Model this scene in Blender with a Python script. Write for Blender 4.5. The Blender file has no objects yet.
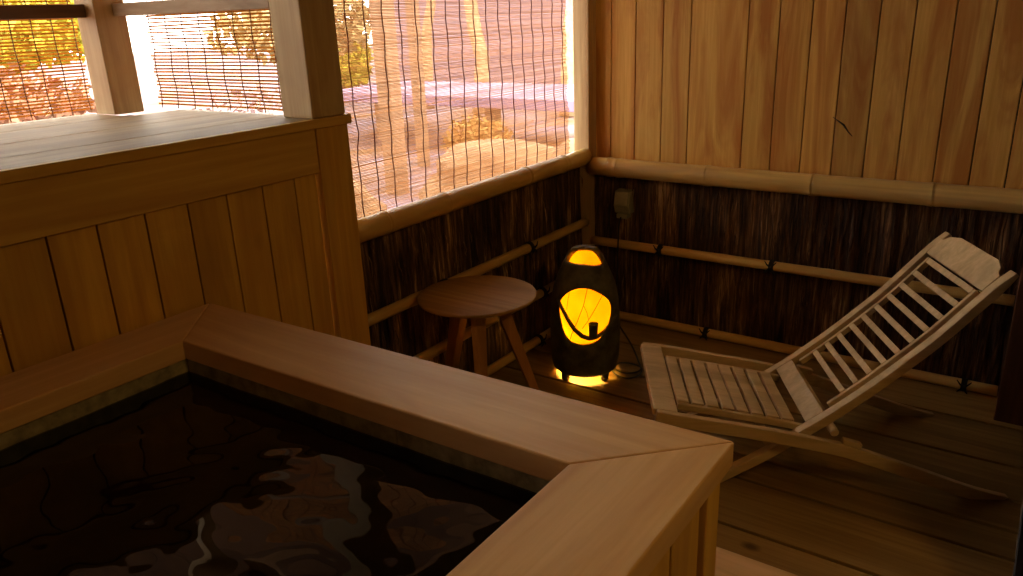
import bpy, bmesh, math, random
from mathutils import Vector, Matrix, noise
random.seed(7)
PI = math.pi
S = bpy.context.scene
COL = S.collection
V = Vector

# ---------------------------------------------------------------- materials
def nm(name):
    m = bpy.data.materials.new(name); m.use_nodes = True
    nt = m.node_tree; nt.nodes.clear()
    out = nt.nodes.new('ShaderNodeOutputMaterial')
    b = nt.nodes.new('ShaderNodeBsdfPrincipled')
    nt.links.new(b.outputs[0], out.inputs[0])
    return m, nt, b, out
def N(nt, t, **kw):
    n = nt.nodes.new(t)
    for k, v in kw.items():
        if k.startswith('_'): n.inputs[k[1:].replace('_', ' ')].default_value = v
        else: setattr(n, k, v)
    return n
def ramp(nt, stops):
    r = nt.nodes.new('ShaderNodeValToRGB')
    e = r.color_ramp.elements
    while len(e) < len(stops): e.new(0.5)
    for i, (p, c) in enumerate(stops):
        e[i].position = p
        e[i].color = (c[0], c[1], c[2], 1) if hasattr(c, '__len__') else (c, c, c, 1)
    return r

def wood(name, light, dark, axis=0, grain=60., stain=None, rough=0.55, var=0.25, bump=0.15, stain_amt=0.5, knots=0.0, spec=0.35):
    m, nt, b, out = nm(name); L = nt.links
    tc = N(nt, 'ShaderNodeTexCoord'); geo = N(nt, 'ShaderNodeNewGeometry')
    off = N(nt, 'ShaderNodeVectorMath', operation='SCALE'); off.inputs[0].default_value = (13.1, 7.7, 9.3)
    L.new(geo.outputs['Random Per Island'], off.inputs['Scale'])
    add = N(nt, 'ShaderNodeVectorMath', operation='ADD')
    L.new(tc.outputs['Object'], add.inputs[0]); L.new(off.outputs[0], add.inputs[1])
    def mp(cross, along):
        q = N(nt, 'ShaderNodeMapping'); sc = [cross] * 3; sc[axis] = along
        q.inputs['Scale'].default_value = sc; L.new(add.outputs[0], q.inputs['Vector']); return q
    n1 = N(nt, 'ShaderNodeTexNoise', _Scale=1.0, _Detail=5.0, _Roughness=0.65, _Distortion=0.3)
    L.new(mp(grain, grain * 0.035).outputs[0], n1.inputs['Vector'])
    n2 = N(nt, 'ShaderNodeTexNoise', _Scale=1.0, _Detail=4.0, _Roughness=0.6, _Distortion=1.2)
    L.new(mp(grain * 0.12, grain * 0.016).outputs[0], n2.inputs['Vector'])
    mid = [(light[i] + dark[i]) / 2 for i in range(3)]
    r1 = ramp(nt, [(0.3, dark), (0.5, mid), (0.68, light)]); L.new(n1.outputs['Fac'], r1.inputs['Fac'])
    st = stain or [c * 0.55 for c in dark]
    r2 = ramp(nt, [(0.44, 0.0), (0.62, stain_amt)]); L.new(n2.outputs['Fac'], r2.inputs['Fac'])
    mx = N(nt, 'ShaderNodeMix', data_type='RGBA'); L.new(r2.outputs['Color'], mx.inputs['Factor'])
    L.new(r1.outputs['Color'], mx.inputs[6]); mx.inputs[7].default_value = (*st, 1)
    last = mx.outputs[2]
    if knots > 0:
        vo = N(nt, 'ShaderNodeTexVoronoi', _Scale=1.0); L.new(mp(3.2, 2.0).outputs[0], vo.inputs['Vector'])
        rk = ramp(nt, [(0.0, 1.0), (knots * 0.45, 0.85), (knots, 0.0)]); L.new(vo.outputs['Distance'], rk.inputs['Fac'])
        mk = N(nt, 'ShaderNodeMix', data_type='RGBA'); L.new(rk.outputs['Color'], mk.inputs['Factor'])
        L.new(last, mk.inputs[6]); mk.inputs[7].default_value = (dark[0] * .25, dark[1] * .2, dark[2] * .15, 1); last = mk.outputs[2]
    hv = N(nt, 'ShaderNodeHueSaturation')
    mr = N(nt, 'ShaderNodeMapRange'); mr.inputs['To Min'].default_value = 1 - var; mr.inputs['To Max'].default_value = 1 + var * 0.7
    L.new(geo.outputs['Random Per Island'], mr.inputs['Value']); L.new(mr.outputs[0], hv.inputs['Value'])
    L.new(last, hv.inputs['Color']); L.new(hv.outputs[0], b.inputs['Base Color'])
    b.inputs['Roughness'].default_value = rough; b.inputs['Specular IOR Level'].default_value = spec
    bp = N(nt, 'ShaderNodeBump', _Strength=bump, _Distance=0.004); L.new(n1.outputs['Fac'], bp.inputs['Height'])
    L.new(bp.outputs[0], b.inputs['Normal'])
    return m

def plain(name, c, rough=0.6, nz=0.0, scale=20., c2=None, metal=0, bump=0):
    m, nt, b, out = nm(name); L = nt.links
    tc = N(nt, 'ShaderNodeTexCoord')
    n = N(nt, 'ShaderNodeTexNoise', _Scale=scale, _Detail=5.0, _Roughness=0.6); L.new(tc.outputs['Object'], n.inputs['Vector'])
    c2 = c2 or [x * (1 - nz) for x in c]
    r = ramp(nt, [(0.35, c2), (0.65, c)]); L.new(n.outputs['Fac'], r.inputs['Fac']); L.new(r.outputs[0], b.inputs['Base Color'])
    b.inputs['Roughness'].default_value = rough; b.inputs['Metallic'].default_value = metal
    if bump:
        bp = N(nt, 'ShaderNodeBump', _Strength=bump, _Distance=0.01); L.new(n.outputs['Fac'], bp.inputs['Height']); L.new(bp.outputs[0], b.inputs['Normal'])
    return m

def leafy(name, c, c2, scale=9.):
    m = plain(name, c, 0.7, scale=scale, c2=c2); return m

M = {}
M['panel'] = wood('back_panel_wood', (.78, .49, .125), (.62, .34, .06), 2, 70, stain=(.46, .17, .025), var=.2, stain_amt=.8)
M['hinoki_x'] = wood('rim_wood_long', (.68, .43, .19), (.58, .34, .125), 0, 34, stain=(.42, .215, .09), rough=.5, var=.08, stain_amt=.5, bump=.05, spec=.2)
M['hinoki_y'] = wood('rim_wood_short', (.68, .43, .19), (.58, .34, .125), 1, 34, stain=(.42, .215, .09), rough=.5, var=.08, stain_amt=.5, bump=.05, spec=.2)
M['front'] = wood('ledge_front_boards', (.70, .42, .07), (.56, .30, .04), 2, 40, stain=(.34, .16, .03), var=.14, knots=.15, rough=.6)
M['fascia'] = wood('ledge_fascia_wood', (.64, .39, .08), (.5, .28, .045), 1, 40, stain=(.36, .17, .03), var=.1, rough=.6)
M['ledge'] = wood('weathered_ledge_top', (.44, .32, .16), (.27, .185, .085), 1, 60, stain=(.12, .065, .028), var=.12, rough=.6, bump=.3)
M['post'] = wood('window_post_wood', (.64, .47, .24), (.48, .32, .14), 2, 55, stain=(.33, .18, .08), var=.15, rough=.6)
M['dkpost'] = wood('dark_post_wood', (.15, .055, .025), (.09, .032, .015), 2, 50, var=.1, rough=.65)
M['bar'] = wood('window_bar_wood', (.50, .36, .22), (.38, .25, .14), 0, 50, var=.1)
M['bar_dark'] = wood('dark_window_bar_wood', (.16, .08, .035), (.09, .04, .018), 1, 50, var=.1)
M['floor'] = wood('deck_boards', (.38, .25, .08), (.24, .14, .035), 0, 45, stain=(.13, .06, .016), var=.3, rough=.5, knots=.075)
M['step'] = wood('step_wood', (.78, .50, .25), (.66, .40, .17), 0, 40, var=.1)
M['teak'] = wood('chair_wood', (.68, .50, .27), (.54, .38, .18), 0, 60, var=.12, rough=.5)
M['stool'] = wood('table_wood', (.42, .235, .06), (.30, .155, .032), 0, 50, var=.1, rough=.6, spec=.15)
M['stool_leg'] = wood('table_leg_wood', (.58, .29, .09), (.44, .20, .055), 2, 50, var=.2, rough=.4)
M['bamboo'] = wood('bamboo_skin', (.84, .64, .22), (.72, .50, .14), 1, 30, stain=(.34, .17, .045), var=.05, rough=.32, bump=.02, stain_amt=.6, spec=.5)
M['bamboo_x'] = wood('bamboo_skin_long', (.84, .61, .21), (.70, .46, .13), 0, 30, stain=(.30, .15, .06), var=.05, rough=.32, bump=.02, stain_amt=.6, spec=.5)
M['ceiling'] = wood('ceiling_wood', (.20, .11, .04), (.13, .07, .025), 0, 30, var=.2)
M['unlit_black'] = plain('unlit_black_timber', (.012, .009, .008), 1, .4)  # shade of the right-hand wall is put into this black; hidden backings share it
M['unlit_black'].node_tree.nodes['Principled BSDF'].inputs['Specular IOR Level'].default_value = .05
M['twine'] = plain('black_twine', (.012, .010, .010), .85, .3, 80)
M['liner'] = plain('wet_tub_lining', (.36, .30, .16), .5, .5, 25, c2=(.15, .12, .06))
M['liner_line'] = plain('tub_lining_seam', (.02, .02, .012), .6)
M['outlet'] = plain('grey_green_plastic', (.38, .38, .27), .45, .15, 40)
M['cord'] = plain('black_rubber_cord', (.01, .01, .01), .5)
M['brass'] = plain('bulb_socket', (.03, .018, .008), .5)

def bark_mat():
    m, nt, b, out = nm('shaggy_cedar_bark'); L = nt.links
    tc = N(nt, 'ShaderNodeTexCoord')
    mp = N(nt, 'ShaderNodeMapping'); mp.inputs['Scale'].default_value = (55, 55, 3.2); L.new(tc.outputs['Object'], mp.inputs['Vector'])
    n = N(nt, 'ShaderNodeTexNoise', _Scale=1.0, _Detail=7.0, _Roughness=0.7, _Distortion=0.6); L.new(mp.outputs[0], n.inputs['Vector'])
    mp2 = N(nt, 'ShaderNodeMapping'); mp2.inputs['Scale'].default_value = (9, 9, 2.2); L.new(tc.outputs['Object'], mp2.inputs['Vector'])
    n2 = N(nt, 'ShaderNodeTexNoise', _Scale=1.0, _Detail=3.0); L.new(mp2.outputs[0], n2.inputs['Vector'])
    r = ramp(nt, [(0.36, (.016, .007, .004)), (0.48, (.075, .033, .015)), (0.59, (.20, .10, .04)), (0.74, (.62, .41, .19))])
    ad = N(nt, 'ShaderNodeMath', operation='MULTIPLY_ADD'); ad.inputs[1].default_value = .55; ad.inputs[2].default_value = -.27
    L.new(n2.outputs['Fac'], ad.inputs[0])
    a2 = N(nt, 'ShaderNodeMath', operation='ADD'); L.new(ad.outputs[0], a2.inputs[0]); L.new(n.outputs['Fac'], a2.inputs[1])
    L.new(a2.outputs[0], r.inputs['Fac']); L.new(r.outputs[0], b.inputs['Base Color'])
    b.inputs['Roughness'].default_value = .8
    bp = N(nt, 'ShaderNodeBump', _Strength=.9, _Distance=0.012); L.new(n.outputs['Fac'], bp.inputs['Height']); L.new(bp.outputs[0], b.inputs['Normal'])
    return m
M['bark'] = bark_mat()

def blind_mat(name, c, c2, trans):
    m, nt, b, out = nm(name); L = nt.links
    geo = N(nt, 'ShaderNodeNewGeometry')
    r = ramp(nt, [(0.0, c2), (1.0, c)]); L.new(geo.outputs['Random Per Island'], r.inputs['Fac'])
    d = N(nt, 'ShaderNodeBsdfDiffuse'); t = N(nt, 'ShaderNodeBsdfTranslucent')
    L.new(r.outputs[0], d.inputs[0]); L.new(r.outputs[0], t.inputs[0])
    mx = N(nt, 'ShaderNodeMixShader'); mx.inputs[0].default_value = trans
    L.new(d.outputs[0], mx.inputs[1]); L.new(t.outputs[0], mx.inputs[2]); L.new(mx.outputs[0], out.inputs[0])
    return m
M['blind_fine'] = blind_mat('fine_reed_splints', (.80, .55, .33), (.56, .35, .19), .65)
M['blind_coarse'] = blind_mat('coarse_reed_splints', (.74, .42, .12), (.52, .25, .06), .55)
M['blind_cord'] = plain('brown_blind_cord', (.22, .085, .06), .8)
M['blind_cord2'] = plain('tan_blind_cord', (.22, .10, .035), .8)

def water_mat():
    m, nt, b, out = nm('dark_bath_water')
    b.inputs['Base Color'].default_value = (.0012, .0006, .0005, 1); b.inputs['Roughness'].default_value = .03
    b.inputs['IOR'].default_value = 1.33
    return m
M['water'] = water_mat()
def ceramic():
    m = plain('rough_dark_ceramic', (.13, .115, .06), .6, scale=14, c2=(.035, .028, .016), bump=.35); return m
M['ceramic'] = ceramic()
def paper():
    m, nt, b, out = nm('amber_lamp_paper'); L = nt.links
    tc = N(nt, 'ShaderNodeTexCoord')
    n = N(nt, 'ShaderNodeTexNoise', _Scale=9.0, _Detail=4.0); L.new(tc.outputs['Object'], n.inputs['Vector'])
    r = ramp(nt, [(.3, (.92, .60, .04)), (.7, (1.0, .78, .08))]); L.new(n.outputs['Fac'], r.inputs[0])
    d = N(nt, 'ShaderNodeBsdfDiffuse'); t = N(nt, 'ShaderNodeBsdfTranslucent')
    L.new(r.outputs[0], d.inputs[0]); L.new(r.outputs[0], t.inputs[0])
    mx = N(nt, 'ShaderNodeMixShader'); mx.inputs[0].default_value = .55
    L.new(d.outputs[0], mx.inputs[1]); L.new(t.outputs[0], mx.inputs[2]); L.new(mx.outputs[0], out.inputs[0])
    return m
M['paper'] = paper()
def emit(name, c, s):
    m, nt, b, out = nm(name); b.inputs['Base Color'].default_value = (*c, 1)
    b.inputs['Emission Color'].default_value = (*c, 1); b.inputs['Emission Strength'].default_value = s; return m
M['bulb'] = emit('glowing_bulb', (1, .62, .2), 25)

M['gravel'] = plain('pale_gravel', (.20, .155, .21), .9, scale=.9, c2=(.17, .09, .04))
M['boulder'] = plain('tan_boulder', (.36, .23, .13), .9, scale=6, c2=(.22, .13, .075), bump=.6)
M['decktop'] = plain('lilac_grey_deck', (.29, .20, .31), .8, .12, 5)
M['gpost'] = wood('garden_post_wood', (.38, .24, .15), (.25, .15, .09), 2, 20)
M['trunk'] = plain('trunk_bark', (.62, .42, .24), .9, .3, 12)
M['yellow'] = leafy('yellow_foliage', (.50, .40, .02), (.19, .19, .01))
M['orange'] = leafy('orange_foliage', (.38, .15, .03), (.36, .25, .06))
M['red'] = leafy('red_foliage', (.27, .075, .03), (.27, .18, .11), 3.)
M['pale'] = leafy('pale_yellow_foliage', (.34, .27, .11), (.26, .17, .06))
M['lilac'] = plain('lilac_sky_haze', (.31, .22, .26), .9, .12, 3)  # sky haze colour for the added backdrop
M['pink'] = leafy('pale_blossom', (.34, .27, .30), (.30, .18, .14))

# ---------------------------------------------------------------- mesh helpers
def box(bm, x0, x1, y0, y1, z0, z1, mat=None, bev=0.0):
    t = bmesh.new()
    r = bmesh.ops.create_cube(t, size=1)
    for v in t.verts:
        v.co = V(((x0 + x1) / 2 + v.co.x * (x1 - x0), (y0 + y1) / 2 + v.co.y * (y1 - y0), (z0 + z1) / 2 + v.co.z * (z1 - z0)))
    if bev: bmesh.ops.bevel(t, geom=t.edges[:], offset=bev, segments=2, affect='EDGES', profile=.5)
    if mat is not None: t.transform(mat)
    merge(bm, t)
def merge(bm, t):
    me = bpy.data.meshes.new('tmp'); t.to_mesh(me); t.free(); bm.from_mesh(me); bpy.data.meshes.remove(me)
def prism(bm, pts, n0, n1, fn, bev=0.0):
    """outline pts (a,b) swept from n0 to n1; fn(a,b,n) -> world"""
    t = bmesh.new()
    A = [t.verts.new(fn(a, b, n0)) for a, b in pts]; B = [t.verts.new(fn(a, b, n1)) for a, b in pts]
    t.faces.new(A); t.faces.new(B[::-1])
    k = len(pts)
    for i in range(k): t.faces.new((A[i], B[i], B[(i + 1) % k], A[(i + 1) % k]))
    bmesh.ops.recalc_face_normals(t, faces=t.faces[:])
    if bev: bmesh.ops.bevel(t, geom=t.edges[:], offset=bev, segments=2, affect='EDGES', profile=.5)
    merge(bm, t)
def tube(bm, pts, rad, seg=10, cap=True, scale2=None):
    pts = [V(p) for p in pts]
    rads = rad if hasattr(rad, '__len__') else [rad] * len(pts)
    t = bmesh.new(); rings = []
    up = None
    for i, p in enumerate(pts):
        d = (pts[min(i + 1, len(pts) - 1)] - pts[max(i - 1, 0)]).normalized()
        if up is None:
            up = V((0, 0, 1)) if abs(d.z) < .9 else V((1, 0, 0))
        a = d.cross(up).normalized(); b2 = a.cross(d).normalized(); up = b2
        rings.append([t.verts.new(p + (a * math.cos(2 * PI * k / seg) + b2 * math.sin(2 * PI * k / seg)) * rads[i]) for k in range(seg)])
    for i in range(len(rings) - 1):
        for k in range(seg):
            f = t.faces.new((rings[i][k], rings[i][(k + 1) % seg], rings[i + 1][(k + 1) % seg], rings[i + 1][k])); f.smooth = True
    if cap: t.faces.new(rings[0][::-1]); t.faces.new(rings[-1])
    bmesh.ops.recalc_face_normals(t, faces=t.faces[:])
    merge(bm, t)
def lathe(bm, prof, c, seg=48, closed=True):
    t = bmesh.new(); rings = []
    for r, z in prof:
        rings.append([t.verts.new((c[0] + r * math.cos(2 * PI * k / seg), c[1] + r * math.sin(2 * PI * k / seg), c[2] + z)) for k in range(seg)])
    for i in range(len(rings) - 1 + (1 if closed else 0)):
        A = rings[i]; B = rings[(i + 1) % len(rings)]
        for k in range(seg):
            f = t.faces.new((A[k], A[(k + 1) % seg], B[(k + 1) % seg], B[k])); f.smooth = True
    if not closed:
        for rr in (rings[0], rings[-1]):
            if (rr[0].co - rr[seg // 2].co).length > 1e-4: t.faces.new(rr)
    bmesh.ops.remove_doubles(t, verts=t.verts[:], dist=1e-6)
    bmesh.ops.recalc_face_normals(t, faces=t.faces[:])
    merge(bm, t)
def obj(name, bm, mat, parent=None, origin=None):
    me = bpy.data.meshes.new(name)
    if parent is not None:
        root = parent
        while root.parent is not None: root = root.parent
        w = Matrix.Translation(root.location) @ root.rotation_euler.to_matrix().to_4x4()
        bm.transform(w.inverted())
    else:
        if origin is None:
            xs = [v.co.x for v in bm.verts]; ys = [v.co.y for v in bm.verts]; zs = [v.co.z for v in bm.verts]
            origin = ((min(xs) + max(xs)) / 2, (min(ys) + max(ys)) / 2, min(zs))
        bm.transform(Matrix.Translation(-V(origin)))
    bm.to_mesh(me); bm.free(); me.materials.append(mat)
    o = bpy.data.objects.new(name, me); COL.objects.link(o)
    if parent is not None: o.parent = parent
    else: o.location = origin
    return o
def tag(o, label=None, cat=None, group=None, kind=None):
    if label: o['label'] = label
    if cat: o['category'] = cat
    if group: o['group'] = group
    if kind: o['kind'] = kind
    return o
def empty(name, loc, label=None, cat=None, group=None, kind=None, rz=0):
    o = bpy.data.objects.new(name, None); COL.objects.link(o); o.location = loc; o.rotation_euler = (0, 0, rz); o.empty_display_size = .1
    return tag(o, label, cat, group, kind)
def B(): return bmesh.new()

# ---------------------------------------------------------------- dimensions (metres; camera above the origin, looking towards the far left corner)
YB = 3.40      # face of the back wall
XA = -1.955    # face of the low side wall
XP = -1.87     # front of the raised ledge
ZP = 1.225     # top of the ledge
YE = 1.74      # far end of the ledge

# ---------------------------------------------------------------- floor
bm = B()
seams = [3.62, 3.37, 3.085, 2.80, 2.58, 2.405, 2.26, 1.995, 1.78, 1.55, 1.32, 1.09, .86, .63, .4, .17, -.06, -.3, -.55, -.8, -1.05, -1.3, -1.6]
for a, b in zip(seams, seams[1:]):
    box(bm, -2.0, 0.078, b + .007, a - .007, -.03, 0, bev=.002)
for a, b in zip(seams[8:], seams[9:]):
    box(bm, 0.082, 1.695, b + .007, a - .007, -.03, 0, bev=.002)
tag(obj('floor', bm, M['floor']), kind='structure')
bm = B(); box(bm, -2.0, 1.75, -1.65, 3.65, -.06, -.035)
tag(obj('trim_5', bm, M['unlit_black']), kind='structure')

# ---------------------------------------------------------------- back wall: upright boards above, bark below
wb = empty('wall_back', (-.9, YB, 0), kind='structure')
xs = [-1.90, -1.814, -1.687, -1.551, -1.42, -1.164, -1.035, -.906, -.779, -.653, -.529, -.395, -.272, -.154, -.03, .1, .24, .4]
bm = B()
for a, b in zip(xs, xs[1:]):
    box(bm, a + .0022, b - .0022, YB, YB + .03, .76, 2.45, bev=.002)
obj('board_panel', bm, M['panel'], wb)
bm = B(); tube(bm, [(-.790, YB - .0005, 1.056), (-.766, YB - .001, 1.040), (-.745, YB - .001, 1.026), (-.726, YB - .001, 1.000), (-.708, YB - .0005, .982)], [.001, .0025, .0045, .002, .001], 6); obj('knot_crack', bm, M['brass'], wb)
bm = B(); box(bm, -1.9, .4, YB + .031, YB + .05, 0, 2.45); obj('backing', bm, M['unlit_black'], wb)

def bark(axis, a0, a1, z0, z1, face, sgn, na, nz, seed):
    """shaggy bark sheet; relief towards sgn along the other axis; closed at the back"""
    t = B(); g = []
    for j in range(nz + 1):
        row = []
        for i in range(na + 1):
            a = a0 + (a1 - a0) * i / na; z = z0 + (z1 - z0) * j / nz
            h = noise.noise(V((a * 30 + seed, z * 2.5, seed))) * .014 + noise.noise(V((a * 90, z * 5, seed * 3))) * .007
            h += abs(noise.noise(V((a * 11, z * 1.2, seed * 5)))) * .02
            sh = .006 * noise.noise(V((a * 20, z * 9, seed)))
            p = face + sgn * max(h, -.004)
            row.append(t.verts.new((a + sh, p, z) if axis == 0 else (p, a + sh, z)))
        g.append(row)
    for j in range(nz):
        for i in range(na):
            t.faces.new((g[j][i], g[j][i + 1], g[j + 1][i + 1], g[j + 1][i]))
    bmesh.ops.recalc_face_normals(t, faces=t.faces[:])
    return t
def bark_wall(axis, a0, a1, z0, z1, face, sgn, parent, seed):
    n = int((a1 - a0) / .005)
    t = bark(axis, a0, a1, z0, z1, face, sgn, n, 46, seed)
    # loose hanging fibres
    rnd = random.Random(seed)
    for k in range(int((a1 - a0) * 110)):
        a = rnd.uniform(a0 + .01, a1 - .01); zt = z0 + (z1 - z0) * rnd.uniform(.25, 1.0); ln = rnd.uniform(.06, .26)
        zb = max(zt - ln, z0 + .01); pts = []
        for q in range(5):
            f = q / 4; z = zt + (zb - zt) * f
            o = face + sgn * (.012 + .014 * math.sin(f * PI * rnd.uniform(.4, 1)))
            aa = a + .012 * noise.noise(V((k, f * 2, seed)))
            pts.append((aa, o, z) if axis == 0 else (o, aa, z))
        tube(t, pts, [.0016, .0026, .003, .002, .0006], 4)
    return obj('bark_cladding', t, M['bark'], parent)
bark_wall(0, -1.9, -.02, 0, .78, YB - .012, -1, wb, 3)

# ---------------------------------------------------------------- low side wall under the big blind
wl = empty('wall_left', (XA, 2.5, 0), kind='structure')
bark_wall(1, YE - .06, YB, 0, .83, XA + .002, 1, wl, 11)
bm = B(); box(bm, XA - .06, XA - .004, YE - .06, YB + .03, -.2, .83); obj('backing', bm, M['unlit_black'], wl)

# ---------------------------------------------------------------- bamboo rails
def bamboo(axis, a0, a1, other, z, r, nodes, name, label, mat, ties=(), wob=0.0, group=None):
    """a pole along x (axis 0) or y (axis 1) with swollen joints"""
    P = lambda a: (a, other + wob * math.sin(a * 3.1), z + wob * math.sin(a * 2.3 + 1)) if axis == 0 else (other + wob * math.sin(a * 3.1), a, z + wob * math.sin(a * 2.3 + 1))
    st = set([a0, a1])
    for n in nodes:
        for d in (-.03, -.008, -.0035, 0, .0035, .008, .03): st.add(n + d)
    a = a0
    while a < a1: st.add(a); a += .08
    st = sorted(s for s in st if a0 <= s <= a1)
    def rr(s):
        m = 1.0
        for n in nodes:
            d = s - n
            if abs(d) < .001: m = .95
            elif abs(abs(d) - .0035) < .001: m = 1.075
            elif abs(abs(d) - .008) < .001: m = 1.055
        return r * m
    mid = (a0 + a1) / 2
    root = empty(name, P(mid)[:2] + (z - r,), label, 'bamboo rail', group)
    bm = B(); tube(bm, [P(s) for s in st], [rr(s) for s in st], 20); obj('pole', bm, mat, root)
    for s in ties:
        bm = B()
        for q in (-.007, 0.0, .007):
            ring = []
            for k in range(13):
                an = 2 * PI * k / 12
                c, n2 = math.cos(an) * (r + .003), math.sin(an) * (r + .003)
                p = P(s + q); ring.append((p[0], p[1] + c, p[2] + n2) if axis == 0 else (p[0] + c, p[1], p[2] + n2))
            tube(bm, ring, .0042, 6)
        p = V(P(s)); f = V((0, -1, 0)) if axis == 0 else V((1, 0, 0)); al = V((1, 0, 0)) if axis == 0 else V((0, 1, 0))
        kn = p + f * (r + .006); sp = r * .75 + .012
        for sx, sz in ((1, 1), (-1, 1), (.7, -1), (-.8, -.8)):
            tube(bm, [kn, kn + al * .014 * sx + V((0, 0, sp * .5 * sz)) + f * .008, kn + al * .026 * sx + V((0, 0, sp * sz)) + f * .004], [.006, .0035, .002], 6)
        obj('twine_binding', bm, M['twine'], root)
    return root
YR = YB - .058
bamboo(0, -1.888, .40, YR, .784, .0445, (-1.785, -1.735, -1.289, -.826, -.374), 'bamboo_rail', 'thick bamboo rail along the back wall between boards and bark', M['bamboo_x'], wob=.002)
bamboo(0, -1.880, -.055, YB - .062, .405, .0215, (-1.192, -.724, -.40), 'bamboo_rail', 'thin tied bamboo rail halfway up the bark of the back wall', M['bamboo_x'], ties=(-1.506, -.971, -.15))
bamboo(0, -1.880, -.055, YB - .062, .024, .0215, (-1.60, -.95, -.55), 'bamboo_rail', 'thin bamboo rail at the foot of the back wall behind the chair', M['bamboo_x'], ties=(-1.258, -.17))
bamboo(1, YE + .005, 3.322, XA + .043, .828, .040, (1.905, 2.229, 2.79, 3.10), 'bamboo_rail', 'thick bamboo rail directly under the big side blind', M['bamboo'], wob=.002)
bamboo(1, YE + .005, 3.322, XA + .043, .50, .0215, (2.02, 2.55, 3.05), 'bamboo_rail', 'thin tied bamboo rail on the side wall just above the round table', M['bamboo'], ties=(2.208, 2.804))
bamboo(1, YE + .005, 3.322, XA + .043, .253, .0205, (2.111, 2.7), 'bamboo_rail', 'thin bamboo rail on the side wall seen behind the table legs', M['bamboo'], ties=(2.9,))
bamboo(1, YE + .005, 3.322, XA + .043, .024, .0205, (2.35, 3.0), 'bamboo_rail', 'thin bamboo rail at the foot of the side wall left of the lamp', M['bamboo'], ties=(2.86,))

# ---------------------------------------------------------------- posts (structure)
def post(name, x0, x1, y0, y1, z0, z1, mat, bev=.004):
    bm = B(); box(bm, x0, x1, y0, y1, z0, z1, bev=bev); return tag(obj(name, bm, mat), kind='structure')
post('trim_1', -1.978, -1.893, 3.325, 3.399, 0, 2.45, M['post'])           # corner post
post('trim_2', -2.005, XP, 1.605, YE, ZP + .001, 2.45, M['post'])         # post standing on the ledge end
post('trim_3', -2.825, -2.705, 1.45, 1.56, ZP - .0, 2.45, M['post'])
post('trim_4', -.048, .078, 3.12, 3.33, 0, 2.45, M['dkpost'])
# ceiling, headers, unseen rest of the room
bm = B()
for k in range(26): box(bm, -3.75, 1.75, -1.65 + k * .2 + .002, -1.65 + (k + 1) * .2 - .002, 2.45, 2.48)
tag(obj('ceiling', bm, M['ceiling']), kind='structure')
bm = B(); box(bm, -2.0, XA + .03, YE, 3.32, 2.18, 2.45, bev=.004); tag(obj('trim_6', bm, M['post']), kind='structure')
bm = B(); box(bm, -2.70, -2.01, 1.6, 1.66, 2.18, 2.45, bev=.004); tag(obj('trim_7', bm, M['post']), kind='structure')
bm = B(); box(bm, -2.80, -2.72, -1.6, 1.45, 2.18, 2.45, bev=.004); tag(obj('trim_8', bm, M['post']), kind='structure')
bm = B(); box(bm, .082, .12, 1.9, 3.4, 0, 2.45); box(bm, .121, 1.75, 1.9, 1.94, 0, 2.45); box(bm, 1.70, 1.74, -1.65, 1.899, 0, 2.45); tag(obj('wall_right', bm, M['unlit_black']), kind='structure')
bm = B()
for k in range(23): box(bm, -2.8 + k * .2 + .002, -2.8 + (k + 1) * .2 - .002, -1.65, -1.62, 0, 2.45)
tag(obj('wall_front', bm, M['panel']), kind='structure')
bm = B()
for k in range(7): box(bm, -2.84, -2.805, -1.62 + k * .2 + .002, -1.62 + (k + 1) * .2 - .002, ZP + .001, 2.45)
tag(obj('wall_side', bm, M['panel']), kind='structure')

# window bars
bm = B(); prism(bm, [(-2.704, 1.512), (-2.006, 1.606), (-2.006, 1.643), (-2.704, 1.55)], 1.546, 1.588, lambda a, b, n: V((a, b, n)), bev=.003); tag(obj('window_2', bm, M['bar']), kind='structure')
bm = B(); box(bm, -2.80, -2.755, -1.0, 1.449, 1.546, 1.588, bev=.003); tag(obj('window_1', bm, M['bar_dark']), kind='structure')

# ---------------------------------------------------------------- raised ledge
lg = empty('wooden_ledge', (-2.3, .3, 0), 'raised wooden ledge boxed in with upright boards beside the bath, below the windows', 'ledge')
bm = B()
for a, b in ((-2.86, -2.62), (-2.62, -2.33), (-2.33, -2.06), (-2.06, XP - .012)):
    e = YE + .01 if b > -2.0 else (1.66 if a > -2.7 else 1.66)
    if a < -2.8: box(bm, a, b - .003, -1.55, 1.449, ZP - .022, ZP, bev=.002)
    else: box(bm, a + .002, b - .002, -1.55, e, ZP - .022, ZP, bev=.0025)
obj('top_boards', bm, M['ledge'], lg)
bm = B(); box(bm, XP - .013, XP + .012, -1.55, YE + .012, ZP - .028, ZP, bev=.002); obj('front_edge', bm, M['fascia'], lg)
bm = B(); box(bm, XP - .03, XP, -1.55, 1.607, 1.062, ZP - .029, bev=.002); obj('fascia_board', bm, M['fascia'], lg)
bm = B()
ys = [-1.5, -1.38, -1.26, -1.13, -1.0, -.88, -.76, -.62, -.5, -.36, -.24, -.1, .02, .14, .27, .40, .52, .655, .792, .911, 1.036, 1.158, 1.28, 1.402, 1.52, 1.606]
for a, b in zip(ys, ys[1:]): box(bm, XP - .035, XP - .018, a + .0022, b - .0022, 0, 1.064, bev=.0018)
obj('front_boards', bm, M['front'], lg)
bm = B(); box(bm, XP - .034, XP + .004, 1.61, YE, 0, ZP - .029, bev=.003); box(bm, -2.01, XP - .036, YE - .03, YE, 0, ZP - .029); obj('corner_board', bm, M['front'], lg)
bm = B(); box(bm, -2.88, XP - .037, -1.55, 1.60, -.2, ZP - .024); obj('carcass', bm, M['unlit_black'], lg)

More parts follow.
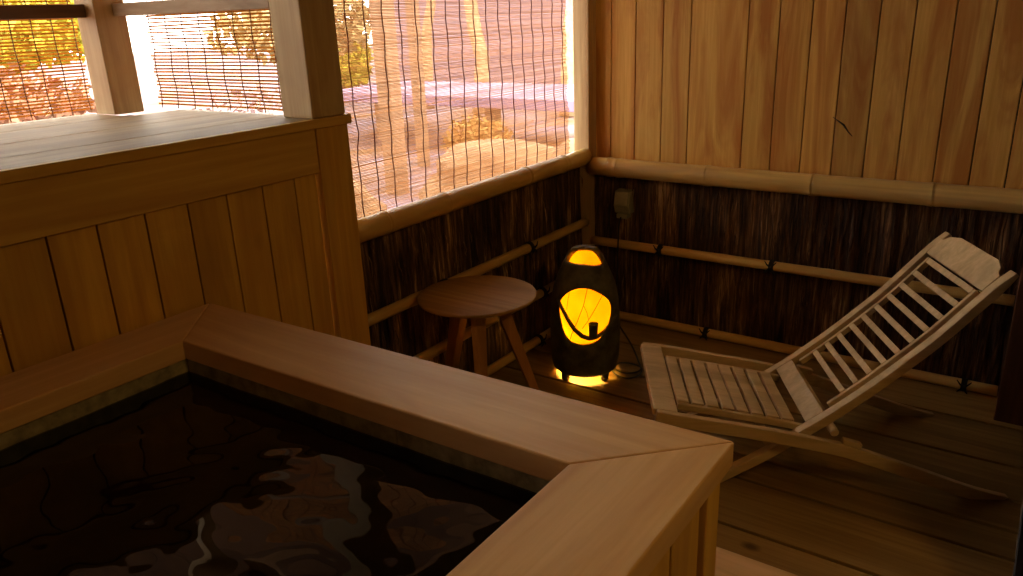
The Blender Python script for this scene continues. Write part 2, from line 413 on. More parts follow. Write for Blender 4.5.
# ---------------------------------------------------------------- bath tub
TX0, TX1, TY0, TY1, TZ = XP + .001, -.388, -.62, 1.178, .779
IX0, IX1, IY0, IY1 = -1.686, -.599, -.42, .972
TYL, TYR, IYL, IYR = 1.160, 1.192, .957, .978       # the far rim is a touch out of square
tub = empty('bath_tub', (-1.13, .28, 0), 'square wooden soaking bath with broad mitred rim in the foreground', 'bathtub')
zf = lambda a, b, n: V((a, b, n))
g = .0006
for nme, pts, mt in (('rim_board', [(TX0 + g, TYL), (TX1 - g, TYR), (IX1 - g, IYR), (IX0 + g, IYL)], 'hinoki_x'),
                     ('rim_board', [(TX1, TYR - g), (TX1, TY0), (IX1, IY0), (IX1, IYR - g)], 'hinoki_y'),
                     ('rim_board', [(TX0, TY0), (TX0, TYL - g), (IX0, IYL - g), (IX0, IY0)], 'hinoki_y'),
                     ('rim_board', [(TX1, TY0 - g), (TX0, TY0 - g), (IX0, IY0 - g), (IX1, IY0 - g)], 'hinoki_x')):
    bm = B(); prism(bm, pts, TZ - .05, TZ, zf, bev=.0035); obj(nme, bm, M[mt], tub)
# outer staves, right and far side
bm = B(); k = 0; y = TY1 - .075
while y > TY0 + .05:
    box(bm, TX1 - .055, TX1 - .022, max(y - .118, TY0), y - .004, 0, TZ - .051, bev=.003); y -= .122
obj('side_panel', bm, M['front'], tub)
bm = B(); x = TX0 + .03
while x < TX1 - .1:
    box(bm, x, min(x + .118, TX1 - .06), TY1 - .055, TY1 - .022, 0, TZ - .051, bev=.003); x += .122
obj('side_panel', bm, M['front'], tub)
bm = B(); box(bm, TX1 - .062, TX1 - .012, TY1 - .07, TY1 - .012, 0, TZ - .051, bev=.003); obj('corner_post', bm, M['front'], tub)
# inner lining
for nme, a in (('lining', (IX0 - .05, IX1 + .016, IY1 + .014, IY1 + .03)), ('lining', (IX0 - .025, IX0 - .006, IY0, IY1 + .013)), ('lining', (IX1 + .006, IX1 + .025, IY0, IY1 + .013)), ('lining', (IX0 - .03, IX1 + .03, IY0 - .03, IY0 - .014))):
    bm = B()
    if a[1] - a[0] > .2:
        if a[2] > 0:
            yl, yr, xm = IYL + .005, IYR + .005, -1.0
            ym = yl + (yr - yl) * (xm - IX0) / (IX1 - IX0)
            prism(bm, [(a[0], yl), (xm - .0015, ym), (xm - .0015, ym + .045), (a[0], yl + .045)], .2, TZ - .0505, zf)
            prism(bm, [(xm + .0015, ym), (a[1], yr), (a[1], yr + .045), (xm + .0015, ym + .045)], .2, TZ - .0505, zf)
        else: box(bm, *a, .2, TZ - .0505)
    else: box(bm, *a, .2, TZ - .052)
    obj(nme, bm, M['liner'], tub)
bm = B(); box(bm, IX0 - .03, IX1 + .03, IY0 - .03, IY1 + .03, .18, .199); obj('bath_floor', bm, M['liner'], tub)

# water with real ripples
WZ = .694
bm = B(); nx, ny = 170, 210; gr = []
x0, x1, y0, y1 = IX0 - .005, IX1 + .005, IY0 - .013, IYR + .004
yfar = lambda x: IYL + .0035 + (IYR - IYL) * (x - IX0) / (IX1 - IX0)
for j in range(ny + 1):
    row = []
    for i in range(nx + 1):
        x = x0 + (x1 - x0) * i / nx; y = y0 + (yfar(x) - y0) * j / ny
        h = noise.noise(V((x * 5.0 + 3, y * 7.5, .3))) * .0022 + noise.noise(V((x * 13 - y * 4, y * 17, 2.1))) * .0013 + noise.noise(V((x * 24, y * 27, 7.))) * .0003
        row.append(bm.verts.new((x, y, WZ + h)))
    gr.append(row)
for j in range(ny):
    for i in range(nx):
        f = bm.faces.new((gr[j][i], gr[j][i + 1], gr[j + 1][i + 1], gr[j + 1][i])); f.smooth = True
# close the body of water down into the bath
bl = [bm.verts.new((x, y, .205)) for x, y in ((x0, y0), (x1, y0), (x1, yfar(x1)), (x0, yfar(x0)))]
bm.faces.new(bl)
bm.faces.new([bl[1], bl[0]] + [gr[0][i] for i in range(nx + 1)])
bm.faces.new([bl[2], bl[1]] + [gr[j][nx] for j in range(ny + 1)])
bm.faces.new([bl[3], bl[2]] + [gr[ny][i] for i in range(nx, -1, -1)])
bm.faces.new([bl[0], bl[3]] + [gr[j][0] for j in range(ny, -1, -1)])
bmesh.ops.recalc_face_normals(bm, faces=bm.faces[:])
tag(obj('bath_water', bm, M['water']), 'dark rippling water filling the wooden soaking bath', 'water', kind='stuff')

# ---------------------------------------------------------------- step beside the bath
st = empty('wooden_step', (-.47, 1.5, 0), 'pale low wooden step on the deck behind the right corner of the bath', 'step')
bm = B(); box(bm, -1.0, .06, 1.25, 1.755, .07, .10, bev=.003); obj('tread', bm, M['step'], st)
for x in (-.96, .02):
    bm = B(); box(bm, x, x + .03, 1.27, 1.735, 0, .0695, bev=.002); obj('side_support', bm, M['step'], st)

# ---------------------------------------------------------------- round side table
C = V((-1.672, 2.105, 0))
tb = empty('side_table', C, 'small round wooden side table on three splayed legs left of the lamp', 'side table')
bm = B(); lathe(bm, [(0.0, .54), (.212, .54), (.2185, .5385), (.221, .534), (.218, .529), (.205, .524), (.19, .522), (0.0, .522)], C, 72, closed=False); obj('tabletop', bm, M['stool'], tb)
bm = B(); lathe(bm, [(0, .5215), (.115, .5215), (.115, .500), (0, .500)], C, 32, closed=False); obj('leg_mount', bm, M['stool_leg'], tb)
for a, fr in ((52, .245), (180, .195), (308, .225)):
    a = math.radians(a); d = V((math.cos(a), math.sin(a), 0)); tg = V((-d.y, d.x, 0))
    t = C + d * .075 + V((0, 0, .5165)); f = C + d * fr
    bm = B(); t2 = bmesh.new(); rings = []
    for p, wr, wt in ((f, .014, .017), (f.lerp(t, .5), .02, .023), (t, .026, .0275)):
        rings.append([t2.verts.new(p + d * wr * q + tg * wt * s) for q, s in ((1, 1), (-1, 1), (-1, -1), (1, -1))])
    for i in range(2):
        for k in range(4): t2.faces.new((rings[i][k], rings[i][(k + 1) % 4], rings[i + 1][(k + 1) % 4], rings[i + 1][k]))
    t2.faces.new(rings[0]); t2.faces.new(rings[-1])
    bmesh.ops.recalc_face_normals(t2, faces=t2.faces[:])
    bmesh.ops.bevel(t2, geom=t2.edges[:], offset=.003, segments=2, affect='EDGES', profile=.5)
    merge(bm, t2); obj('leg', bm, M['stool_leg'], tb)

# ---------------------------------------------------------------- pottery floor lamp
LC = V((-1.57, 2.715, 0))
fd = V((.49, -.87, 0)).normalized(); rd = V((.87, .49, 0)).normalized()
def LP(l, f, z): return LC + rd * l + fd * f + V((0, 0, z))
lamp = empty('floor_lamp', LC, 'glowing egg-shaped dark pottery lamp standing on the deck by the corner', 'lamp')
def interp(prof, z):
    for (r0, z0), (r1, z1) in zip(prof, prof[1:]):
        if z0 <= z <= z1: return r0 + (r1 - r0) * (z - z0) / (z1 - z0 + 1e-9)
    return prof[-1][0]
prof = [(.128, .032), (.141, .045), (.147, .09), (.150, .16), (.150, .24), (.1475, .30), (.143, .35), (.134, .40), (.121, .44), (.106, .475), (.092, .508), (.078, .535), (.066, .555), (.052, .568), (.0005, .573)]
inner = [(max(r - .013, .0005), z - (.013 if z > .5 else 0)) for r, z in prof]
full = prof + inner[::-1]
bm = B(); lathe(bm, full, LC, 96, closed=True)
body = obj('pottery_body', bm, M['ceramic'], lamp)
def cutter(pts, f0, f1):
    t = B(); prism(t, pts, f0, f1, lambda a, b, n: LP(a, n, b)); return obj('cut', t, M['ceramic'], lamp)
h = []
for k in range(40):
    a = 2 * PI * k / 40; rx = .106; rz = .121
    wob = 1 + .03 * math.sin(3 * a + 1) + .02 * math.sin(5 * a)
    x = math.copysign(abs(math.cos(a)) ** .92, math.cos(a)); z = math.copysign(abs(math.sin(a)) ** .92, math.sin(a))
    h.append((rx * x * wob, .312 + rz * z * wob))
c1 = cutter(h, .02, .3)
c2 = cutter([(-.080, .520), (-.06, .518), (.0, .520), (.04, .512), (.078, .506), (.076, .54), (.055, .59), (-.055, .59), (-.070, .56)], .0, .3)
bpy.context.view_layer.update()
for c in (c1, c2):
    md = body.modifiers.new('b', 'BOOLEAN'); md.object = c; md.operation = 'DIFFERENCE'; md.solver = 'EXACT'
dg = bpy.context.evaluated_depsgraph_get()
me = bpy.data.meshes.new_from_object(body.evaluated_get(dg)); body.modifiers.clear(); body.data = me
for c in (c1, c2): bpy.data.objects.remove(c)
for p in body.data.polygons: p.use_smooth = True
# paper lining
bm = B(); lin = [(max(r - .0165, .0008) * (1 if z > .06 else 1), z - (.018 if z > .5 else 0)) for r, z in prof if z > .04]
lathe(bm, lin, LC, 64, closed=False)
for f in [f for f in bm.faces if len(f.verts) > 4]: bm.faces.remove(f)
bmesh.ops.solidify(bm, geom=bm.faces[:], thickness=.0008)
obj('paper_lining', bm, M['paper'], lamp)['label'] = 'glowing amber paper lining'
# the lining is open towards the front: twigs lie across it
def on_body(l, z, extra=0.004):
    R = interp(prof, z) + extra
    return LP(l, math.sqrt(max(R * R - l * l, 0)), z)
for pts, r in (([(.012, .428), (-.004, .36), (-.03, .29), (-.055, .23), (-.062, .20)], .0013), ([(.075, .395), (.045, .345), (.012, .29), (-.01, .26)], .0012), ([(-.004, .36), (.01, .33), (.016, .30)], .0009), ([(-.062, .41), (-.07, .37), (-.074, .335)], .0009)):
    bm = B(); tube(bm, [on_body(l, z, -.013) for l, z in pts], [r] * len(pts), 6); obj('twig', bm, M['twine'], lamp)
bm = B(); cv = [(-.112, .375), (-.095, .345), (-.070, .302), (-.043, .262), (-.01, .233), (.02, .222), (.05, .226), (.082, .245), (.112, .275), (.135, .30)]
tube(bm, [on_body(l, z, .003) for l, z in cv], [.006, .0075, .0085, .009, .0095, .0095, .009, .0085, .0075, .006], 10); hd = obj('handle', bm, M['ceramic'], lamp)
bm = B(); cc = on_body(.036, .224, .006)
lathe(bm, [(0, 0), (.015, .002), (.0175, .012), (.0195, .06), (.0205, .066), (.017, .066), (.0155, .02), (0, .015)], cc, 24, closed=False); obj('holder_cup', bm, M['ceramic'], hd)
for an in (45, 135, 270):
    a = math.radians(an - 90 + 90); d = rd * math.cos(a) + fd * math.sin(a)
    bm = B(); lathe(bm, [(0, 0), (.013, 0), (.017, .006), (.019, .034), (0, .034)], LC + d * .118, 20, closed=False); obj('foot', bm, M['ceramic'], lamp)
bm = B(); lathe(bm, [(0, .05), (.022, .05), (.022, .10), (.012, .112), (0, .112)], LC, 24, closed=False); bs = obj('bulb_socket', bm, M['brass'], lamp)
bm = B(); box(bm, LC.x - .13, LC.x + .13, LC.y - .008, LC.y + .008, .044, .052); obj('socket_bracket', bm, M['brass'], lamp)
bm = B(); lathe(bm, [(.0, .112), (.012, .114), (.018, .13), (.027, .155), (.029, .172), (.024, .19), (.012, .2), (0, .202)], LC, 24, closed=False); obj('bulb', bm, M['bulb'], bs)['label'] = 'glowing bulb'
# power cord: coil on the deck, then up the wall to the socket
cd = [(LC.x + .05, LC.y + .02, .046), (-1.50, 2.80, .012), (-1.44, 2.75, .006), (-1.375, 2.735, .006), (-1.345, 2.79, .006), (-1.37, 2.86, .007), (-1.43, 2.87, .010), (-1.47, 2.83, .016), (-1.45, 2.775, .014), (-1.39, 2.765, .014),
      (-1.36, 2.83, .010), (-1.42, 2.93, .006), (-1.50, 3.04, .006), (-1.60, 3.16, .006), (-1.69, 3.26, .007), (-1.718, 3.292, .03), (-1.722, 3.295, .1), (-1.72, 3.297, .25), (-1.718, 3.300, .4), (-1.716, 3.303, .5), (-1.717, 3.325, .545)]
def smooth(pts, n=6):
    out = []; P = [V(p) for p in pts]
    for i in range(len(P) - 1):
        p0, p1, p2, p3 = P[max(i - 1, 0)], P[i], P[i + 1], P[min(i + 2, len(P) - 1)]
        for k in range(n):
            t = k / n; out.append(.5 * ((2 * p1) + (p2 - p0) * t + (2 * p0 - 5 * p1 + 4 * p2 - p3) * t * t + (3 * p1 - p0 - 3 * p2 + p3) * t ** 3))
    out.append(P[-1]); return out
bm = B(); tube(bm, smooth(cd), .0038, 8); obj('power_cord', bm, M['cord'], lamp)
ld = bpy.data.lights.new('lamp_light', 'POINT'); ld.energy = 22; ld.color = (1, .64, .17); ld.shadow_soft_size = .03
lo = bpy.data.objects.new('lamp_light', ld); COL.objects.link(lo); lo.parent = lamp; lo.location = (-.055, -.035, .175)

# ---------------------------------------------------------------- weatherproof socket
so = empty('wall_socket', (-1.717, 3.37, .545), 'grey weatherproof socket box on the bark, under the thick rail near the corner', 'socket')
bm = B(); prism(bm, [(3.388, .56), (3.345, .56), (3.328, .60), (3.342, .668), (3.388, .676)], -1.760, -1.676, lambda a, b, n: V((n, a, b)), bev=.004); obj('housing', bm, M['outlet'], so)
bm = B(); prism(bm, [(3.343, .602), (3.322, .602), (3.333, .668), (3.343, .672)], -1.754, -1.682, lambda a, b, n: V((n, a, b)), bev=.003); obj('cover_flap', bm, M['outlet'], so)
bm = B(); box(bm, -1.747, -1.69, 3.335, 3.385, .535, .559, bev=.004); obj('cable_entry', bm, M['outlet'], so)

# ---------------------------------------------------------------- folding slatted deck chair
CO = V((-1.05, 2.258, 0)); cu = V((.862, .508, 0)).normalized(); cw = V((cu.y, -cu.x, 0))
ch = empty('deck_chair', CO, 'low folding wooden deck chair with slatted seat and reclining slatted back', 'deck chair')
ch.rotation_euler = (0, 0, math.atan2(cu.y, cu.x))
def W(s, t, z): return CO + cu * s + cw * t + V((0, 0, z))
seatc = [(-.012, .309), (.06, .297), (.133, .284), (.216, .269), (.33, .248), (.44, .226), (.582, .193), (.67, .163), (.755, .131), (.84, .100), (.914, .070), (1.0, .038), (1.10, .010)]
backc = [(.13, .008), (.19, .036), (.263, .080), (.325, .118), (.388, .160), (.456, .212), (.53, .265), (.62, .338), (.68, .390), (.73, .436), (.83, .532), (.94, .655), (1.019, .744)]
def samp(c, n):
    out = []
    P = smooth([(a, 0, b) for a, b in c], 8)
    L = [0]
    for a, b in zip(P, P[1:]): L.append(L[-1] + (b - a).length)
    for k in range(n + 1):
        d = L[-1] * k / n; i = 0
        while i < len(L) - 2 and L[i + 1] < d: i += 1
        f = (d - L[i]) / (L[i + 1] - L[i] + 1e-9); p = P[i].lerp(P[i + 1], f); tg = (P[i + 1] - P[i]).normalized()
        out.append((p.x, p.z, tg.x, tg.z))
    return out
def strip(bm, c, t0, t1, top, depth, s0=None, s1=None, n=28, bev=.003, round_end=False):
    """a plank following curve c; top = offset of its upper face, depth = how far it goes below"""
    sm = samp(c, 90)
    sm = [q for q in sm if (s0 is None or q[0] >= s0 - 1e-6) and (s1 is None or q[0] <= s1 + 1e-6)]
    step = max(1, len(sm) // n); q2 = sm[::step]
    if q2[-1] != sm[-1]: q2.append(sm[-1])
    t = bmesh.new(); rings = []
    m = len(q2)
    for i, (s, z, tx, tz) in enumerate(q2):
        nx_, nz_ = -tz, tx; dd, tp = depth, top
        if round_end and i >= m - 3:
            k = (1.0, .82, .45)[i - (m - 3)]; midz = top - depth / 2; tp = midz + depth / 2 * k; dd = depth * k
        pts = []
        for tt, off in ((t0, tp), (t1, tp), (t1, tp - dd), (t0, tp - dd)):
            zz = z + nz_ * off
            pts.append(t.verts.new(W(s + nx_ * off, tt, max(zz, 0.001))))
        rings.append(pts)
    for i in range(len(rings) - 1):
        for k in range(4): t.faces.new((rings[i][k], rings[i][(k + 1) % 4], rings[i + 1][(k + 1) % 4], rings[i + 1][k]))
    t.faces.new(rings[0]); t.faces.new(rings[-1])
    bmesh.ops.recalc_face_normals(t, faces=t.faces[:])
    es = [e for e in t.edges if len(e.link_faces) == 2 and e.calc_face_angle(0) > .9]
    bmesh.ops.bevel(t, geom=es, offset=bev, segments=2, affect='EDGES', profile=.5)
    merge(bm, t)
def at_s(c, s):
    sm = samp(c, 300); return min(sm, key=lambda q: abs(q[0] - s))
def across(bm, c, s, width, t0, t1, top, th, bev=.0025):
    _, z, tx, tz = at_s(c, s); sx = at_s(c, s)[0]
    t = bmesh.new(); v = []
    for al in (-width / 2, width / 2):
        for off in (top, top - th):
            for tt in (t0, t1):
                v.append(t.verts.new(W(sx + tx * al - tz * off, tt, z + tz * al + tx * off)))
    for f in ((0, 1, 3, 2), (4, 6, 7, 5), (0, 4, 5, 1), (2, 3, 7, 6), (0, 2, 6, 4), (1, 5, 7, 3)): t.faces.new([v[i] for i in f])
    bmesh.ops.recalc_face_normals(t, faces=t.faces[:])
    bmesh.ops.bevel(t, geom=t.edges[:], offset=bev, segments=2, affect='EDGES', profile=.5)
    merge(bm, t)
TK = M['teak']
# seat frame: the side rails run on down to the deck as rear legs
for sg in (-1, 1):
    a, b = sorted((sg * .257, sg * .281))
    bm = B(); strip(bm, seatc, a, b, 0, .042, s0=.0); obj('seat_rail', bm, TK, ch)
    a, b = sorted((sg * .176, sg * .192))
    bm = B(); strip(bm, seatc, a, b, -.004, .022, s0=.066, s1=.50); obj('slat_carrier', bm, TK, ch)
bm = B(); across(bm, seatc, .030, .078, -.2565, .2565, .0, .024, bev=.004); obj('front_board', bm, TK, ch)
for k in range(8):
    s = .094 + k * .0488
    bm = B(); across(bm, seatc, s, .0385, -.1755, .1755, .001, .013); obj('seat_slat', bm, TK, ch)
# back frame: side rails run on below the seat to the deck as front legs
for sg in (-1, 1):
    a, b = sorted((sg * .197, sg * .232))
    bm = B(); strip(bm, backc, a, b, .0, .030, round_end=True); obj('back_rail', bm, TK, ch)
    a, b = sorted((sg * .158, sg * .172))
    bm = B(); strip(bm, backc, a, b, -.002, .020, s0=.545, s1=.952); obj('slat_carrier', bm, TK, ch)
bm = B(); across(bm, backc, .508, .066, -.1965, .1965, .0, .022, bev=.003); obj('lower_back_board', bm, TK, ch)
for k in range(10):
    s = .600 + k * .0383
    bm = B(); across(bm, backc, s, .020, -.1575, .1575, -.002, .012); obj('back_slat', bm, TK, ch)
# crest board with shoulders
cs, cz, tx, tz = at_s(backc, .965)
def CR(a, b, n): return W(cs + tx * b - tz * n, a, cz + tz * b + tx * n)
crest = [(-.1965, -.014), (.1965, -.014), (.1965, .050), (.186, .052), (.176, .060), (.168, .072), (.130, .087), (-.112, .087), (-.165, .072), (-.176, .060), (-.186, .052), (-.1965, .050)]
bm = B(); prism(bm, crest, -.020, 0.0, CR, bev=.0025); obj('crest_board', bm, TK, ch)
# round stretchers that lock the two frames
for s, z, hw in ((.553, .228, .268), (.352, .190, .262)):
    bm = B(); tube(bm, [W(s, -hw, z), W(s, -hw + .006, z), W(s, hw - .006, z), W(s, hw, z)], [.010, .0135, .0135, .010], 16); obj('stretcher', bm, TK, ch)
for sg in (-1, 1):
    a, b = sorted((sg * .255, sg * .281))
    bm = B(); across(bm, seatc, .605, .060, a, b, .017, .0165, bev=.003); obj('stop_block', bm, TK, ch)

# ---------------------------------------------------------------- reed blinds
def blind(name, label, axis, a0, a1, plane, z0, z1, pitch, thick, cords, mat, cmat, seed, sag=0.0, rag=0.0, kinks=(), cr=.0019):
    """axis: direction the splints run in"""
    rnd = random.Random(seed)
    P = lambda a, o, z: V((a, plane + o, z)) if axis == 0 else V((plane + o, a, z))
    root = empty(name, P((a0 + a1) / 2, 0, z0), label, 'blind')
    bm = B(); n = int((z1 - z0) / pitch); vs = []; fs = []
    for k in range(n):
        zc = z0 + (k + .5) * pitch + rnd.uniform(-.06, .06) * pitch
        th = thick * rnd.uniform(.8, 1.08); e0 = a0 + rnd.uniform(0, rag); e1 = a1 - rnd.uniform(0, rag * .6)
        ph = rnd.uniform(0, 6); sl = rnd.uniform(-1, 1) * pitch * .12
        m = 9; base = len(vs)
        for i in range(m):
            f = i / (m - 1); a = e0 + (e1 - e0) * f
            zz = zc + sl * (f - .5) + pitch * .07 * math.sin(f * 9 + ph) - sag * math.sin(f * PI) * (1 - k / n)
            w = .006 * math.sin(f * 5 + zc * 4) + .003 * math.sin(zc * 40 + f * 3)
            for dz, do in ((th / 2, 0), (0, -.0011), (-th / 2, 0), (0, .0011)): vs.append(P(a, w + do, zz + dz))
        for i in range(m - 1):
            for q in range(4):
                q2 = (q + 1) % 4; fs.append((base + i * 4 + q, base + i * 4 + q2, base + i * 4 + 4 + q2, base + i * 4 + 4 + q))
        fs.append((base, base + 1, base + 2, base + 3)); e = base + (m - 1) * 4; fs.append((e + 3, e + 2, e + 1, e))
    me = bpy.data.meshes.new('t'); me.from_pydata([tuple(v) for v in vs], [], fs); bm.from_mesh(me); bpy.data.meshes.remove(me)
    obj('splint_screen', bm, mat, root)
    for ci, c in enumerate(cords):
        pts = []; m = 26
        for i in range(m + 1):
            f = i / m; z = z0 - .008 + (z1 - z0 + .008) * f
            dx = .0035 * noise.noise(V((ci * 3.3, z * 3, seed))) + .0012 * noise.noise(V((ci, z * 14, seed)))
            for (cc2, zk, amp) in kinks:
                if cc2 == ci: dx += amp * math.exp(-((z - zk) / .05) ** 2)
            ff = (c - a0) / (a1 - a0)
            w = .006 * math.sin(ff * 5 + z * 4) + .003 * math.sin(z * 40 + ff * 3)
            pts.append(P(c + dx, w + (.0035 if axis == 1 else -.0035), z - sag * math.sin(ff * PI) * (1 - f)))
        b2 = B(); tube(b2, pts, cr, 5); obj('cord', b2, cmat, root)
    # hem batten at the bottom
    return root
cA = [1.792 + .0843 * k for k in range(18)]
blind('reed_blind', 'large finely split reed blind hanging above the thick bamboo rail of the side wall', 1, 1.752, 3.272, -1.975, .838, 1.98, .0046, .0034, cA, M['blind_fine'], M['blind_cord'], 5, rag=.02, cr=.0023, kinks=((0, 1.18, .03), (0, .95, -.015), (1, 1.15, .012)))
c2l = [-2.715 + .095 * k for k in range(8)]
blind('reed_blind', 'coarse reed blind with sunlit gaps, hanging between the two ledge posts', 0, -2.745, -2.012, 1.648, ZP + .012, 1.90, .0112, .0064, c2l, M['blind_coarse'], M['blind_cord2'], 8, rag=.03)
c1l = [1.445 - .068 * k for k in range(23)]
blind('reed_blind', 'coarse reed blind over the ledge at the far left edge behind the dark bar', 1, -.20, 1.465, -2.852, ZP + .012, 1.86, .0112, .0062, c1l, M['blind_coarse'], M['blind_cord2'], 9, rag=.02)

# ---------------------------------------------------------------- garden outside
bm = B(); t = bmesh.new(); bmesh.ops.create_grid(t, x_segments=60, y_segments=60, size=30)
for v in t.verts: v.co = V((v.co.x - 32.0, v.co.y + 14, -.25 + .12 * noise.noise(v.co * .3)))
merge(bm, t); tag(obj('outside_ground', bm, M['gravel']), kind='structure')

def boulder(c, r, seed, label):
    t = bmesh.new(); bmesh.ops.create_icosphere(t, subdivisions=5, radius=1)
    for v in t.verts:
        n = v.co.normalized(); k = 1 + .28 * noise.noise(n * 1.4 + V((seed, 0, 0))) + .09 * noise.noise(n * 4 + V((0, seed, 0))) + .03 * noise.noise(n * 11)
        v.co = V((n.x * r[0] * k, n.y * r[1] * k, max(n.z * r[2] * k, -.3 * r[2])))
    t.transform(Matrix.Translation(V(c)))
    for f in t.faces: f.smooth = True
    bm = B(); merge(bm, t); return tag(obj('boulder', bm, M['boulder']), label, 'rock', 'boulders outside the big blind')
boulder((-4.35, 5.9, -.1), (.85, .7, .55), 2.3, 'rounded tan boulder outside, behind the middle of the big blind')
boulder((-2.75, 5.3, .0), (.60, .6, .68), 7.1, 'tan boulder outside, behind the corner end of the big blind')
boulder((-5.3, 4.3, -.1), (.7, .6, .42), 4.4, 'low tan boulder outside, behind the near end of the big blind')

# raised garden deck beyond the boulders
dk = empty('garden_deck', (-7.0, 9.0, -.25), 'pale lilac raised garden deck seen through the upper part of the big blind', 'deck')
bm = B(); prism(bm, [(-9.3, 8.4), (-3.2, 8.2), (-3.0, 10.1), (-9.9, 10.3)], .36, .50, zf, bev=.01); obj('platform', bm, M['decktop'], dk)
for x, y in ((-8.7, 8.7), (-6.6, 8.7), (-4.2, 8.7)):
    bm = B(); box(bm, x, x + .16, y, y + .16, -.25, .359); obj('support_post', bm, M['gpost'], dk)
# two garden posts
for (x, y, w, lab) in ((-5.9, 5.95, .18, 'broad weathered garden post outside, nearest the ledge post'), (-6.6, 7.25, .12, 'slimmer weathered garden post outside, right of the broad one')):
    bm = B(); box(bm, x, x + w, y, y + w, -.28, 3.0, bev=.01); tag(obj('garden_post', bm, M['gpost']), lab, 'post', 'posts in the garden')
# tree trunks rising behind the deck
def trunk(x, y, z0, r, seed, lab):
    pts = [(x + .25 * noise.noise(V((seed, i * .5, 0))), y, z0 + i * .5) for i in range(9)]
    bm = B(); tube(bm, pts, [r * (1.15 - .05 * i) for i in range(9)], 12); tag(obj('tree_trunk', bm, M['trunk']), lab, 'tree', 'tree trunks behind the garden deck')
trunk(-10.6, 12.3, -.24, .10, 1.5, 'thin tan tree trunk beyond the deck, leftmost of the three seen through the big blind')
trunk(-9.2, 12.0, -.24, .13, 2.5, 'tan tree trunk beyond the deck, middle one of the three seen through the big blind')
trunk(-7.3, 12.2, -.24, .13, 4.5, 'tan tree trunk beyond the deck, rightmost of the three seen through the big blind')

def shrub(c, r, mat, seed, name, label, cat, n=2600, leaf=.05, group=None):
    rnd = random.Random(seed); root = empty(name, (c[0], c[1], -.25), label, cat, group)
    vs = []; fs = []
    for k in range(n):
        u = V((rnd.gauss(0, 1), rnd.gauss(0, 1), rnd.gauss(0, 1))).normalized() * (rnd.random() ** .45)
        kk = 1 + .35 * noise.noise(u * 2.2 + V((seed, 0, 0)))
        p = V(c) + V((u.x * r[0] * kk, u.y * r[1] * kk, u.z * r[2] * kk))
        if p.z < -.24: continue
        a = V((rnd.gauss(0, 1), rnd.gauss(0, 1), rnd.gauss(0, 1))).normalized(); b = a.orthogonal().normalized(); l = leaf * rnd.uniform(.6, 1.3)
        i = len(vs); vs += [tuple(p - a * l), tuple(p + b * l * .45), tuple(p + a * l), tuple(p - b * l * .45)]; fs.append((i, i + 1, i + 2, i + 3))
    me = bpy.data.meshes.new('t'); me.from_pydata(vs, [], fs); bm = B(); bm.from_mesh(me); bpy.data.meshes.remove(me)
    obj('foliage', bm, mat, root)
    bm = B()
    for q in range(5):
        an = q * 1.26 + seed
        tube(bm, [(c[0], c[1], -.25), (c[0] + .25 * r[0] * math.cos(an), c[1] + .25 * r[1] * math.sin(an), c[2] - .1), (c[0] + .55 * r[0] * math.cos(an), c[1] + .55 * r[1] * math.sin(an), c[2] + .35 * r[2])], [.035, .022, .008], 7)
    obj('stem', bm, M['trunk'], root)
    return root
G = 'shrubs and trees in the garden'
bm = B(); box(bm, -16.0, -2.0, 16.2, 16.45, -.3, 2.7, bev=.01); box(bm, -16.1, -1.9, 16.15, 16.5, 2.7, 2.8)
tag(obj('sky_backdrop', bm, M['lilac']), 'pale lilac sky backdrop far outside, behind the tree trunks and deck', 'backdrop')  # added backdrop giving the pink-lilac sky colour between the trunks
shrub((-14.5, 5.9, 1.62), (1.9, 1.7, .75), M['yellow'], 1, 'garden_tree', 'yellow-green tree outside, filling the top of the far left blind', 'tree', 6000, .11, G)
shrub((-9.0, 3.6, .60), (1.2, 1.0, .60), M['red'], 2, 'garden_shrub', 'red autumn shrub outside, behind the middle of the far left blind', 'shrub', 2600, .07, G)
shrub((-6.0, 2.0, .05), (.7, .8, .46), M['orange'], 3, 'garden_shrub', 'orange shrub outside, at the bottom of the far left blind', 'shrub', 2000, .05, G)
shrub((-11.3, 9.6, 1.45), (1.6, 1.4, .6), M['pale'], 4, 'garden_tree', 'pale yellow tree outside, behind the top of the blind between the two ledge posts', 'tree', 2200, .10, G)
shrub((-8.0, 6.0, .25), (1.1, .9, .5), M['pink'], 5, 'garden_shrub', 'pale low shrub outside, behind the blind between the two ledge posts', 'shrub', 900, .06, G)
shrub((-13.6, 12.6, .72), (.75, .75, .62), M['yellow'], 6, 'garden_shrub', 'bright yellow shrub outside, right beside the big post on the ledge', 'shrub', 4200, .09, G)
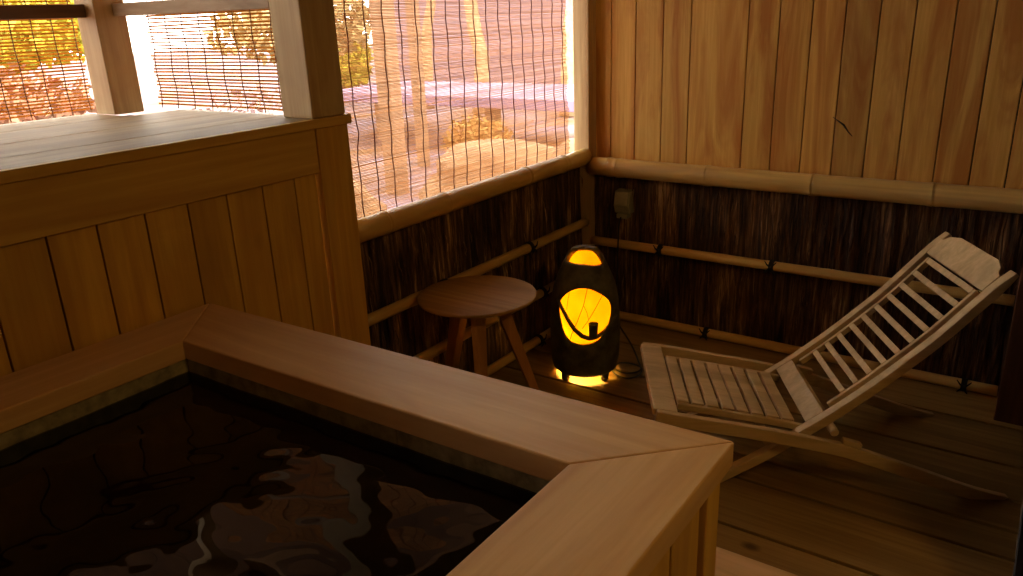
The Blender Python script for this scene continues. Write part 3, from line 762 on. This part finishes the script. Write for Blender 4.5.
shrub((-6.2, 8.0, .0), (.5, .3, .30), M['orange'], 7, 'garden_shrub', 'small orange shrub outside, below the edge of the garden deck', 'shrub', 1200, .05, G)

# ---------------------------------------------------------------- light
w = bpy.data.worlds.new('sky'); S.world = w; w.use_nodes = True
bg = w.node_tree.nodes['Background']; bg.inputs[0].default_value = (1.0, .92, .79, 1); bg.inputs[1].default_value = 8.5
sd = bpy.data.lights.new('sun', 'SUN'); sd.energy = 2.5; sd.angle = .01; sd.color = (1, .93, .82)
so_ = bpy.data.objects.new('sun', sd); COL.objects.link(so_)
so_.rotation_euler = V((-.75, .25, -1.0)).to_track_quat('-Z', 'Y').to_euler()
rl = bpy.data.lights.new('room_light', 'POINT'); rl.energy = 20; rl.color = (1, .60, .16); rl.shadow_soft_size = .12
ro = bpy.data.objects.new('room_light', rl); COL.objects.link(ro); ro.location = (.75, .95, 2.1)

# ---------------------------------------------------------------- camera
cam = bpy.data.cameras.new('camera'); co = bpy.data.objects.new('camera', cam); COL.objects.link(co); S.camera = co
f = 777.0
def dirn(px, py): return V((px - 511.5, py - 288.0, f))
Vd = dirn(600, 2500).normalized(); Q = dirn(1093, -9); Q = (Q - Vd * Q.dot(Vd)).normalized()
Pd = -dirn(-650, 65); Pd = Pd - Vd * Pd.dot(Vd); Pd = (Pd - Q * Pd.dot(Q)).normalized(); U = -Vd
Rw = Matrix((Pd, Q, U))                       # rows: world axes in camera (x right, y down, z forward)
cols = Rw @ Matrix(((1, 0, 0), (0, -1, 0), (0, 0, -1)))
co.matrix_world = Matrix.Translation((0, 0, 1.5)) @ cols.to_4x4()
cam.sensor_width = 36; cam.lens = f * 36 / 1023; cam.clip_start = .02; cam.clip_end = 200

S.view_settings.view_transform = 'Standard'; S.view_settings.look = 'None'; S.view_settings.gamma = 1
S.view_settings.use_curve_mapping = False; S.view_settings.exposure = 0.1
try:
    S.cycles.use_denoising = True; S.cycles.max_bounces = 10; S.cycles.diffuse_bounces = 6; S.cycles.sample_clamp_indirect = 6
except Exception: pass
